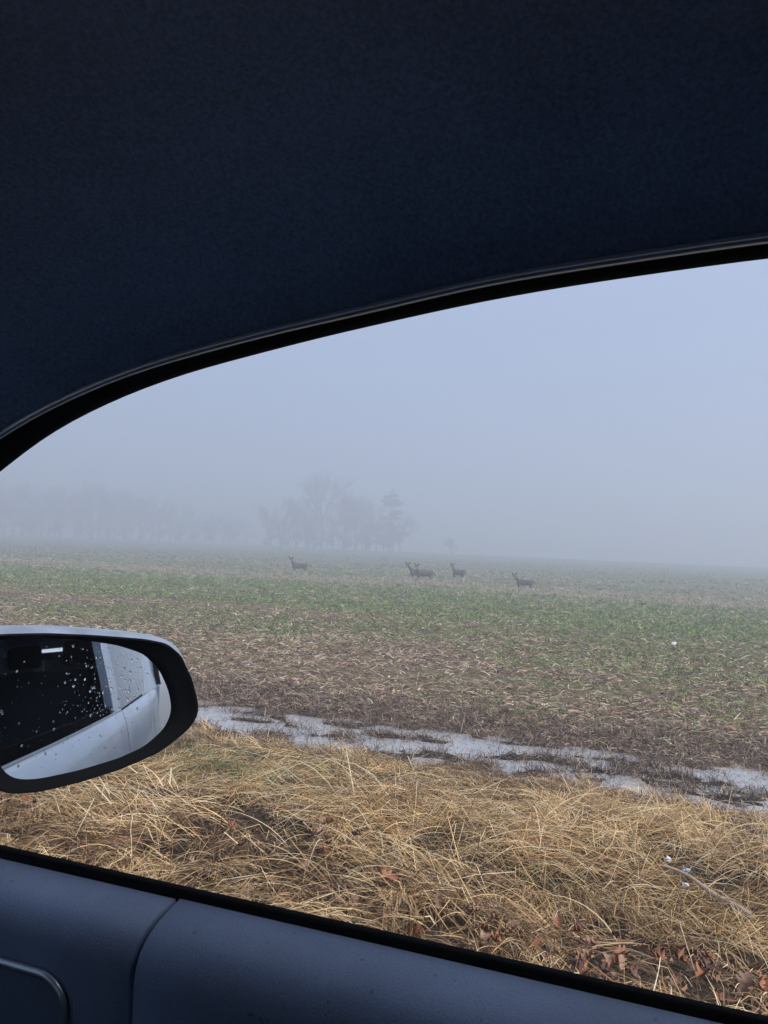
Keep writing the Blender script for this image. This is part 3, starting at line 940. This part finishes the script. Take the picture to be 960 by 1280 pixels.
x, y = polar(565, 235); plant_tree('round_bush', branch_tree(120, 4.0, 1.0, 5, 0.12, low=0.05), x, y, 1.0, 1.45, 'small round bush standing alone beyond the pine tree', 'bush')
for i in range(34):
    px = -45 + i * 10.7 + random.uniform(-5, 5)
    D = 272 + random.uniform(-12, 12) + max(0, px - 150) * 0.2
    h = np.interp(px, [-40, 60, 150, 230, 310], [20.5, 20.5, 18.0, 14.5, 10.5]) * random.uniform(0.88, 1.1)
    x, y = polar(px, D)
    plant_tree('bare_tree', protos[(i * 3 + 1) % 4], x, y, random.uniform(0, 6.28), float(h) / 10, 'faint bare tree in the long tree line across the field', 'tree', 'far tree line in the fog')


# ------------------------------------------------------------------ the car
CAR0 = Vector((0.55, -0.22, 0.0))
car = empty('car', CAR0)
tag(car, 'silver car seen from inside, dark cabin, open window and rain spotted mirror', 'car')


def part(name, V, F, mat, parent=None, smooth=True, kind=None):
    """coordinates relative to the lens, in metres"""
    V = [Vector(p) + Vector((0, 0, EYE)) - CAR0 for p in V]
    o = link(name, mesh(name, V, F, mat, smooth), parent or car)
    if kind: o['kind'] = kind
    return o


def resample(pts, n):
    pts = np.array(pts, float)
    d = np.concatenate(([0], np.cumsum(np.linalg.norm(np.diff(pts, axis=0), axis=1))))
    t_ = np.linspace(0, d[-1], n)
    out = np.stack([np.interp(t_, d, pts[:, k]) for k in range(3)], 1)
    for _ in range(4):
        out[1:-1] = 0.25 * out[:-2] + 0.5 * out[1:-1] + 0.25 * out[2:]
    return out


# upper edge of the door opening (front to back): opening edge and the seal above it
top = [(-1.02, .505, -.262), (-.90, .490, -.20), (-.76, .470, -.115), (-.63, .452, -.042), (-.53, .440, .006), (-.458, .432, .045), (-.418, .427, .068), (-.381, .423, .083), (-.346, .421, .095), (-.313, .419, .104), (-.282, .417, .111), (-.252, .416, .116), (-.224, .415, .121), (-.196, .414, .126), (-.155, .413, .132), (-.098, .411, .140), (-.046, .410, .145), (.001, .409, .148), (.045, .409, .151), (.15, .409, .153), (.25, .410, .150), (.31, .412, .142), (.335, .417, .118)]
seal = [(-1.02, .500, -.222), (-.90, .485, -.162), (-.76, .465, -.082), (-.63, .447, -.014), (-.53, .434, .030), (-.455, .427, .068), (-.416, .423, .085), (-.379, .420, .097), (-.344, .418, .108), (-.312, .416, .115), (-.281, .415, .121), (-.251, .414, .126), (-.223, .413, .131), (-.155, .411, .140), (-.098, .409, .149), (-.047, .408, .153), (.001, .407, .156), (.045, .407, .159), (.15, .407, .162), (.25, .407, .160), (.33, .408, .155), (.45, .409, .150)]
NS = 90
T_, S_ = resample(top, NS), resample(seal, NS)
# black window frame band: opening edge (with outward return) up to the seal
rowsF = []
for i in range(NS):
    t_, s_ = T_[i], S_[i]
    oy = .055 if t_[0] > -.30 else (.018 if t_[0] < -.42 else .018 + .037 * (t_[0] + .42) / .12)
    rowsF.append([(t_[0], t_[1] + oy, t_[2] + .034), (t_[0], t_[1] + oy * .22, t_[2] + .008), tuple(t_), tuple(t_ + (s_ - t_) * .35 + np.array([0, -.004, 0])), tuple(t_ + (s_ - t_) * .8 + np.array([0, -.005, .001])), (s_[0], s_[1] - .006, s_[2] - .001), (s_[0], s_[1] + .012, s_[2] + .006)])
V = [p for r_ in rowsF for p in r_]
part('window_frame', V, grid_faces(NS, 7), M['black_rubber'])
# seal bead
bead = [(p[0], p[1] - .007, p[2] - .001) for p in S_]
v, f = tube_vf(bead, [.0029] * NS, 10)
part('door_seal', v, f, M['seal'])
# headliner: from the seal inwards over the cabin, symmetric to the far side
prof = [(.004, .0), (-.0065, .0022), (-.0085, .006), (-.014, .017), (-.030, .033), (-.065, .052), (-.12, .072), (-.20, .088), (-.32, .098), (-.62, .103)]
rowsH = []
Sx = [p for p in S_ if p[0] > -.60]
ext = [(.6, .409, .147), (.9, .412, .135), (1.3, .42, .11), (1.7, .43, .075), (2.0, .44, .04)]
Sx = [tuple(p) for p in Sx if p[0] < .5] + ext
for sx_, sy_, sz_ in Sx:
    near = [(sx_, sy_ + a_, sz_ + b_) for a_, b_ in prof]
    rowsH.append(near + [(sx_, -.44 - (yy + .0), zz) for (_, yy, zz) in reversed(near[:-1])])
nH = len(rowsH[0])
part('headliner', [p for r_ in rowsH for p in r_], grid_faces(len(rowsH), nH), M['headliner'])
part('roof', [(p[0], p[1] + (.022 if k < nH // 2 else -.022) * (1 - min(k, nH - 1 - k) / (nH / 2)), p[2] + .058) for r_ in rowsH for k, p in enumerate(r_)], grid_faces(len(rowsH), nH), M['paint'])
# windscreen pillars, cabin side, both sides
for sgn in (1, -1):
    def sy(yv): return yv if sgn == 1 else -.44 - yv
    P_ = [p for p in S_ if p[0] < -.50]
    v, f = tube_vf([(p[0], sy(p[1] - .035), p[2] + .030) for p in P_], [(.05, .035)] * len(P_), 10)
    part('windscreen_pillar', v, f, M['headliner'])
# door trim: front corner piece and main piece with a seam between them
pf = [(.4925, -.2605), (.480, -.262), (.466, -.2645), (.4555, -.268), (.449, -.2735), (.4462, -.280), (.4452, -.291), (.4458, -.31), (.4475, -.345), (.440, -.45), (.43, -.75), (.44, -1.0)]
pr = [(.4925, -.2595), (.482, -.2612), (.470, -.2640), (.4590, -.2680), (.4500, -.2740), (.4450, -.2825), (.4432, -.2925), (.4435, -.307), (.4455, -.345), (.440, -.45), (.40, -.52), (.40, -.58), (.43, -.66), (.43, -1.0)]


def trim(name, prof_, x0, x1, n, edge0=False, edge1=False):
    rows_ = []
    xs = np.linspace(x0, x1, n)
    prof2 = []
    P_ = np.array(prof_)
    # smooth subdivision of the profile
    d = np.concatenate(([0], np.cumsum(np.linalg.norm(np.diff(P_, axis=0), axis=1))))
    for t_ in np.unique(np.concatenate((np.linspace(0, .16, 40), np.linspace(.16, d[-1], 14)))):
        prof2.append((np.interp(t_, d, P_[:, 0]), np.interp(t_, d, P_[:, 1])))
    prof2 = np.array(prof2)
    for _ in range(3):
        prof2[1:-1] = .25 * prof2[:-2] + .5 * prof2[1:-1] + .25 * prof2[2:]
    for k, xv in enumerate(xs):
        rows_.append([(xv, a_, b_) for a_, b_ in prof2])
    # rolled edges at the seam
    if edge1:
        for off, dx in ((.0012, .0012), (.004, .002), (.012, .002)):
            rows_.append([(x1 + dx, a_ + off, b_ - off * .5) for a_, b_ in prof2])
    if edge0:
        pre = []
        for off, dx in ((.012, -.002), (.004, -.002), (.0012, -.0012)):
            pre.append([(x0 + dx, a_ + off, b_ - off * .5) for a_, b_ in prof2])
        rows_ = pre + rows_
    return part(name, [p for r_ in rows_ for p in r_], grid_faces(len(rows_), len(prof2)), M['door_plastic'])


ct = trim('door_corner_trim', pf, -1.05, -.3300, 12, edge1=True)
tr_ = trim('door_trim', pr, -.3235, .46, 14, edge0=True)
# felt lined seal along the glass slot
v, f = box_vf(-1.03, .47, .4935, .5005, -.30, -.2530)
o = part('belt_seal', v, f, M['felt'], smooth=False); bevel(o.data, .002, 2)
v, f = box_vf(-1.03, .47, .506, .5155, -.30, -.2775)
o = part('outer_belt_moulding', v, f, M['moulding'], smooth=False); bevel(o.data, .002, 2)
# door release: rounded bezel, dished back and lever on the corner trim
def rrect(cx_, cz_, hw, hh, r, n=8):
    out = []
    for qx, qz, a0 in ((1, 1, 0), (-1, 1, 90), (-1, -1, 180), (1, -1, 270)):
        for k in range(n + 1):
            a_ = R_(a0 + 90 * k / n)
            out.append((cx_ + qx * (hw - r) + r * math.cos(a_), cz_ + qz * (hh - r) + r * math.sin(a_)))
    return out


def face_y(z):
    return float(np.interp(-z, [.268, .2735, .282, .291, .31, .345, .45], [.4555, .449, .4462, .4452, .4458, .4475, .440]))


ring = rrect(-.475, -.3450, .0945, .0390, .022)
ringp = [(a_, face_y(b_) - .002, b_) for a_, b_ in ring]
v, f = tube_vf(ringp + [ringp[0]], [.0032] * (len(ringp) + 1), 8, cap=False)
bz = part('handle_bezel', v, f, M['chrome'])
part('handle_recess', [(a_, face_y(b_) - .0012, b_) for a_, b_ in rrect(-.475, -.3450, .093, .0375, .021)], [tuple(range(len(ring)))], M['recess'], bz, False)
lv = [(-.55 + .012 * k, face_y(-.357) - .006 - .006 * math.sin(math.pi * k / 9), -.357) for k in range(10)]
v, f = tube_vf(lv, [(.004, .010)] * 10, 10)
part('release_lever', v, f, M['chrome'], bz)
# far door trim and windows
part('far_door_trim', [(x_, -.44 - a_, b_) for x_ in (-1.05, 0, 1.35) for a_, b_ in pr], grid_faces(3, len(pr)), M['door_plastic'])


# outside skin: right side below the glass, as front wing, front door, rear door, quarter
def skin_prof(side):
    P_ = [(.516, -.281), (.530, -.286), (.548, -.33), (.566, -.42), (.580, -.52), (.588, -.62), (.585, -.75), (.570, -.90), (.54, -1.05)]
    return [(yv if side > 0 else -.44 - yv, zv) for yv, zv in P_]


for side in (1, -1):
    for nm, x0, x1 in (('front_wing', -1.95, -1.032), ('front_door', -1.026, .432), ('rear_door', .438, 1.372), ('quarter_panel', 1.378, 2.35)):
        P_ = skin_prof(side)
        n = 12
        rows_ = []
        for k in range(n):
            xv = x0 + (x1 - x0) * k / (n - 1)
            kk = 1.0 - 0.05 * max(0, (xv - 1.2)) ** 1.5 - 0.05 * max(0, -.9 - xv) ** 1.5
            inset = .004 if k in (0, n - 1) else 0.0
            rows_.append([(xv, (yv + .22) * kk - .22 - inset * side, zv + 0.02 * max(0, xv - .5) * (1 if zv > -.3 else .3)) for yv, zv in P_])
        part(nm, [p for r_ in rows_ for p in r_], grid_faces(n, len(P_)), M['paint'])
    # side window posts and rail above the belt
    def up(xv, zv): 
        yv = .512 - .22 * (zv + .275)
        return (xv, yv if side > 0 else -.44 - yv, zv)
    def post(nm, quad, mat, th=.02):
        V_ = [up(*p_) for p_ in quad]
        V_ += [(p_[0], p_[1] - th * side, p_[2]) for p_ in V_]
        n_ = len(quad)
        F_ = [tuple(range(n_)), tuple(range(n_, 2 * n_))[::-1]] + [(k, (k + 1) % n_, n_ + (k + 1) % n_, n_ + k) for k in range(n_)]
        return part(nm, V_, F_, mat, smooth=False)
    post('door_post', [(.338, -.285), (.47, -.285), (.455, .16), (.335, .16)], M['paint'], .03)
    post('quarter_post', [(1.06, -.285), (2.15, -.26), (2.05, .03), (1.2, .12), (1.36, .06), (1.40, -.04), (1.34, -.16), (1.24, -.235), (1.12, -.262)], M['paint'], .04)
    post('rear_rail', [(.455, .115), (1.3, .05), (1.32, .13), (.455, .18)], M['paint'], .03)
    post('rear_side_window', [(.468, -.283), (1.10, -.270), (1.26, -.235), (1.36, -.16), (1.41, -.03), (1.36, .08), (.458, .125)], M['privacy'] if side > 0 else M['glass'], .004)
    post('rear_belt_moulding', [(.47, -.288), (1.12, -.27), (1.12, -.258), (.47, -.276)], M['black_rubber'], .006).location.y += .004 * side
    if side < 0:
        post('front_side_window', [(-1.0, -.283), (.335, -.283), (.335, .13), (-.2, .12), (-.6, -.02)], M['glass'], .004)
# windscreen, tailgate glass, tailgate, floor, dashboard
def sheet(nm, V_, mat): return part(nm, V_, [(0, 1, 2, 3)], mat, smooth=False)


sheet('windscreen', [(-1.12, .49, -.27), (-.60, .40, .07), (-.60, -.84, .07), (-1.12, -.93, -.27)], M['glass'])
sheet('tailgate_window', [(2.34, .30, -.24), (2.0, .28, .11), (2.0, -.60, .11), (2.34, -.62, -.24)], M['glass'])
sheet('tailgate_pillar', [(2.34, .53, -.25), (2.0, .46, .12), (2.0, .28, .12), (2.34, .30, -.25)], M['dark_plastic'])
sheet('tailgate_pillar', [(2.34, -.62, -.25), (2.0, -.60, .12), (2.0, -.90, .12), (2.34, -.97, -.25)], M['dark_plastic'])
v, f = box_vf(2.34, 2.42, -.96, .52, -1.0, -.24)
o = part('tailgate', v, f, M['paint'], smooth=False); bevel(o.data, .03, 3)
v, f = box_vf(-1.9, 2.34, -.97, .53, -1.10, -1.05)
part('cabin_floor', v, f, M['dark_plastic'], smooth=False)
v, f = box_vf(-1.12, -.62, -.92, .425, -.62, -.295)
o = part('dashboard', v, f, M['dark_plastic'], smooth=False); bevel(o.data, .06, 4)
bn = [[(xv, yv, zv) for yv, zv in [(-.97, -.36), (-.8, -.30), (-.22, -.27), (.36, -.30), (.53, -.36)]] for xv, zo in ((-1.12, 0), (-1.5, 0), (-1.9, 0))]
for i, (xv, dz) in enumerate(((-1.10, 0), (-1.5, -.05), (-1.95, -.16))):
    bn[i] = [(xv, p_[1], p_[2] + dz) for p_ in bn[i]]
part('bonnet', [p_ for r_ in bn for p_ in r_], grid_faces(3, 5), M['paint'])
v, f = box_vf(-2.02, -1.93, -.93, .49, -1.0, -.52)
o = part('front_bumper', v, f, M['paint'], smooth=False); bevel(o.data, .03, 3)


def seat(nm, x0, yc, w):
    base = box_vf(x0 - .50, x0 + .02, yc - w / 2, yc + w / 2, -.82, -.64)
    o = part(nm, *base, M['seat']); bevel(o.data, .05, 4)
    bk = [(x0 + .05 + .16 * t_ ** 1.2 + dx, yc + dy * w / 2 * (1 - .15 * t_), -.72 + .62 * t_) for t_ in (0, .25, .5, .75, 1) for dx, dy in ((-.07, -1), (-.07, 1), (.06, 1), (.06, -1))]
    part('backrest', bk, grid_faces(5, 4, True) + [(0, 1, 2, 3), (19, 18, 17, 16)], M['seat'], o)
    return o


def headrest(x0, yc, zc, par):
    o = part('headrest', *box_vf(x0, x0 + .10, yc - .13, yc + .13, zc - .09, zc + .09), M['seat'], par)
    bevel(o.data, .035, 4)


for yc in (.12, -.58):
    s_ = seat('front_seat', .42, yc, .52); headrest(.60, yc, -.20 if yc > 0 else -.02, s_)
s_ = seat('rear_seat', 1.40, -.22, 1.3)
for yc in (.32, -.03, -.47): headrest(1.60, yc, .055, s_)

# wheels
for xv in (-1.48, 1.62):
    for side in (1, -1):
        yc = .47 if side > 0 else -.91
        pr_ = [(.20, -.10), (.30, -.11), (.335, -.08), (.34, 0), (.335, .08), (.30, .11), (.20, .10)]
        V_ = [(xv + r0 * math.cos(2 * math.pi * k / 28), yc + w_, -1.01 + r0 * math.sin(2 * math.pi * k / 28)) for k in range(28) for r0, w_ in pr_]
        F_ = [(k * 7 + j, k * 7 + j + 1, ((k + 1) % 28) * 7 + j + 1, ((k + 1) % 28) * 7 + j) for k in range(28) for j in range(6)]
        w = part('wheel', V_, F_, M['tyre'])
        V_ = [(xv, yc + .06 * side, -1.01)] + [(xv + .205 * math.cos(2 * math.pi * k / 28), yc + (.085 if k % 5 else .05) * side, -1.01 + .205 * math.sin(2 * math.pi * k / 28)) for k in range(28)]
        part('rim', V_, [(0, 1 + k, 1 + (k + 1) % 28) for k in range(28)], M['chrome'], w)

# ------------------------------------------------------------------ door mirror
mc = Vector((-.5637, .6782, -.1811)); mn = Vector((0.8385, -0.5445, 0.0209)); mt = Vector((.5446, .8387, 0)); mw = Vector((-0.0176, 0.0114, 0.9998))


def mp_(a_, b_, dpt=0.0):
    return mc + mt * a_ + mw * b_ + mn * dpt


housing = [(-.098, .0886), (-.0527, .0883), (-.0038, .0846), (.0488, .0789), (.0815, .0716), (.0983, .0574), (.1101, .0267), (.1162, -.0055), (.1157, -.0191), (.1046, -.0333), (.0724, -.0545), (.0285, -.0678), (-.013, -.0753), (-.0521, -.0793), (-.0821, -.0771), (-.098, -.068), (-.113, -.045), (-.128, .0), (-.135, .045), (-.128, .075), (-.115, .086)]
glass = [(-.0973, .0751), (-.0598, .0763), (-.0199, .0724), (.0227, .0649), (.0543, .054), (.0735, .0353), (.0857, .0104), (.0904, -.0123), (.0826, -.0311), (.0585, -.0485), (.028, -.0576), (-.0135, -.0647), (-.0527, -.0681), (-.0738, -.0659), (-.0845, -.0574), (-.0909, -.0465), (-.103, -.02), (-.113, .02), (-.117, .05), (-.112, .067)]


def closed_smooth(pts, n=96, it=2):
    p_ = np.array(pts + [pts[0]], float)
    d = np.concatenate(([0], np.cumsum(np.linalg.norm(np.diff(p_, axis=0), axis=1))))
    t_ = np.linspace(0, d[-1], n + 1)[:-1]
    o_ = np.stack([np.interp(t_, d, p_[:, k]) for k in range(2)], 1)
    for _ in range(it):
        o_ = .25 * np.roll(o_, 1, 0) + .5 * o_ + .25 * np.roll(o_, -1, 0)
    # same start angle for every outline
    c_ = np.array((-.01, .0))
    an = np.arctan2(o_[:, 1] - c_[1], o_[:, 0] - c_[0])
    tt = np.linspace(-math.pi, math.pi, n + 1)[:-1]
    od = np.argsort(an)
    an, o_ = an[od], o_[od]
    rr_ = np.hypot(o_[:, 0] - c_[0], o_[:, 1] - c_[1])
    r2 = np.interp(tt, np.concatenate((an - 2 * math.pi, an, an + 2 * math.pi)), np.tile(rr_, 3))
    return np.stack([c_[0] + r2 * np.cos(tt), c_[1] + r2 * np.sin(tt)], 1)


NM = 120
G_ = closed_smooth(glass, NM, 3); H_ = closed_smooth(housing, NM, 2)
B_ = H_.copy(); B_[:, 1] -= np.clip((B_[:, 1] - .02) / .06, 0, 1) * .0085      # black face sits a little lower than the shell's crown
B_[:, 0] -= np.clip((B_[:, 0] - .05) / .04, 0, 1) * np.clip((B_[:, 1] + .01) / .05, 0, 1) * .006
cen = np.array((-.012, .004))
# painted shell
rings = []
for sc_, dpt in ((1.0, -.004), (1.012, -.012), (1.02, -.03), (1.01, -.055), (.93, -.085), (.72, -.108), (.4, -.120)):
    o_ = cen + (B_ - cen) * sc_
    if sc_ > .99: o_ = o_ + (H_ - B_) * (.1 if dpt > -.005 else .5)
    rings.append([mp_(p_[0], p_[1], dpt) for p_ in o_])
V = [p_ for r_ in rings for p_ in r_]
F = grid_faces(len(rings), NM, True); F.append(tuple((len(rings) - 1) * NM + k for k in range(NM)))
M['shell'] = plain_mat('mirror_shell_paint', (0.30, 0.345, 0.41), 0.4, 0.5, metal=0.2, nscale=30, var=0.12, mottle=20)
mir = part('side_mirror', V, F, M['shell'])
# black face: rim, lip, sloping well down to the glass
rings = []
for t_, dpt in ((1.0, -.006), (1.0, .0), (.985, .003), (.93, .004), (.80, .002), (.30, -.004), (.06, -.006), (.0, -.009), (-.04, -.012)):
    rings.append([mp_(*(G_[k] + (B_[k] - G_[k]) * t_), dpt) for k in range(NM)])
part('mirror_bezel', [p_ for r_ in rings for p_ in r_], grid_faces(len(rings), NM, True), M['mirror_black'], mir)
# convex glass
RC = 1.3
V = [mp_(cen[0], cen[1], -.0075 - .049 * cen[1])]; F = []
NRG = 10
for i in range(1, NRG + 1):
    for k in range(NM):
        p_ = cen + (G_[k] - cen) * i / NRG * 1.004
        V.append(mp_(p_[0], p_[1], -.0075 - .049 * p_[1] - ((p_[0] - cen[0]) ** 2 + (p_[1] - cen[1]) ** 2) / (2 * RC)))
F = [(0, 1 + k, 1 + (k + 1) % NM) for k in range(NM)]
for i in range(NRG - 1):
    for k in range(NM):
        F.append((1 + i * NM + k, 1 + (i + 1) * NM + k, 1 + (i + 1) * NM + (k + 1) % NM, 1 + i * NM + (k + 1) % NM))
part('mirror_glass', V, F, M['mirror'], mir)
# rain drops standing on the glass
V, F = [], []
rd = random.Random(5)
for i in range(330):
    while True:
        p_ = np.array((rd.uniform(-.12, .095), rd.uniform(-.07, .078)))
        if rd.random() < .45: p_ = np.array((rd.gauss(.012, .022), rd.uniform(-.01, .072)))
        k = int((math.atan2(p_[1], p_[0] + .01) + math.pi) / (2 * math.pi) * NM) % NM
        if np.hypot(*(p_ - np.array((-.01, 0)))) < .93 * np.hypot(*(G_[k] - np.array((-.01, 0)))): break
    r0 = rd.choice((.0003, .0004, .0004, .0005, .0006, .0007, .0009, .0013))
    el = rd.uniform(1, 1.5)
    base = -.0075 - .049 * p_[1] - ((p_[0] - cen[0]) ** 2 + (p_[1] - cen[1]) ** 2) / (2 * RC)
    o_ = len(V)
    for j, (rr_, hh) in enumerate(((1, -.1), (.86, .32), (.5, .55))):
        for k in range(8):
            a_ = 2 * math.pi * k / 8
            V.append(mp_(p_[0] + r0 * rr_ * math.cos(a_), p_[1] + r0 * el * rr_ * math.sin(a_), base + r0 * hh))
    V.append(mp_(p_[0], p_[1], base + r0 * .62))
    for j in range(2):
        for k in range(8):
            F.append((o_ + j * 8 + k, o_ + j * 8 + (k + 1) % 8, o_ + (j + 1) * 8 + (k + 1) % 8, o_ + (j + 1) * 8 + k))
    for k in range(8): F.append((o_ + 16 + k, o_ + 16 + (k + 1) % 8, o_ + 24))
part('raindrops', V, F, M['drop'], mir, True, 'stuff')
# mirror foot on the door
v, f = tube_vf([mp_(-.10, -.055, -.06), mp_(-.125, -.085, -.05), Vector((-.66, .525, -.30))], [(.035, .022), (.035, .02), (.04, .02)], 12)
part('mirror_foot', v, f, M['mirror_black'], mir)

# ------------------------------------------------------------------ fog
v, f = box_vf(-1010, 1010, -710, 710, -2.2, 28.0)
hz = link('haze', mesh('haze', v, f, M['glass'], False))
hm = bpy.data.materials.new('fog'); hm.use_nodes = True
ht = hm.node_tree; ht.nodes.clear()
ho = ht.nodes.new('ShaderNodeOutputMaterial'); pv = ht.nodes.new('ShaderNodeVolumePrincipled')
pv.inputs['Color'].default_value = (0.86, 0.90, 0.96, 1)
pv.inputs['Density'].default_value = 0.0100
pv.inputs['Anisotropy'].default_value = 0.38
ht.links.new(pv.outputs[0], ho.inputs['Volume'])
hz.data.materials.clear(); hz.data.materials.append(hm)
tag(hz, kind='stuff', label='pale fog filling the air over the whole field', cat='fog')
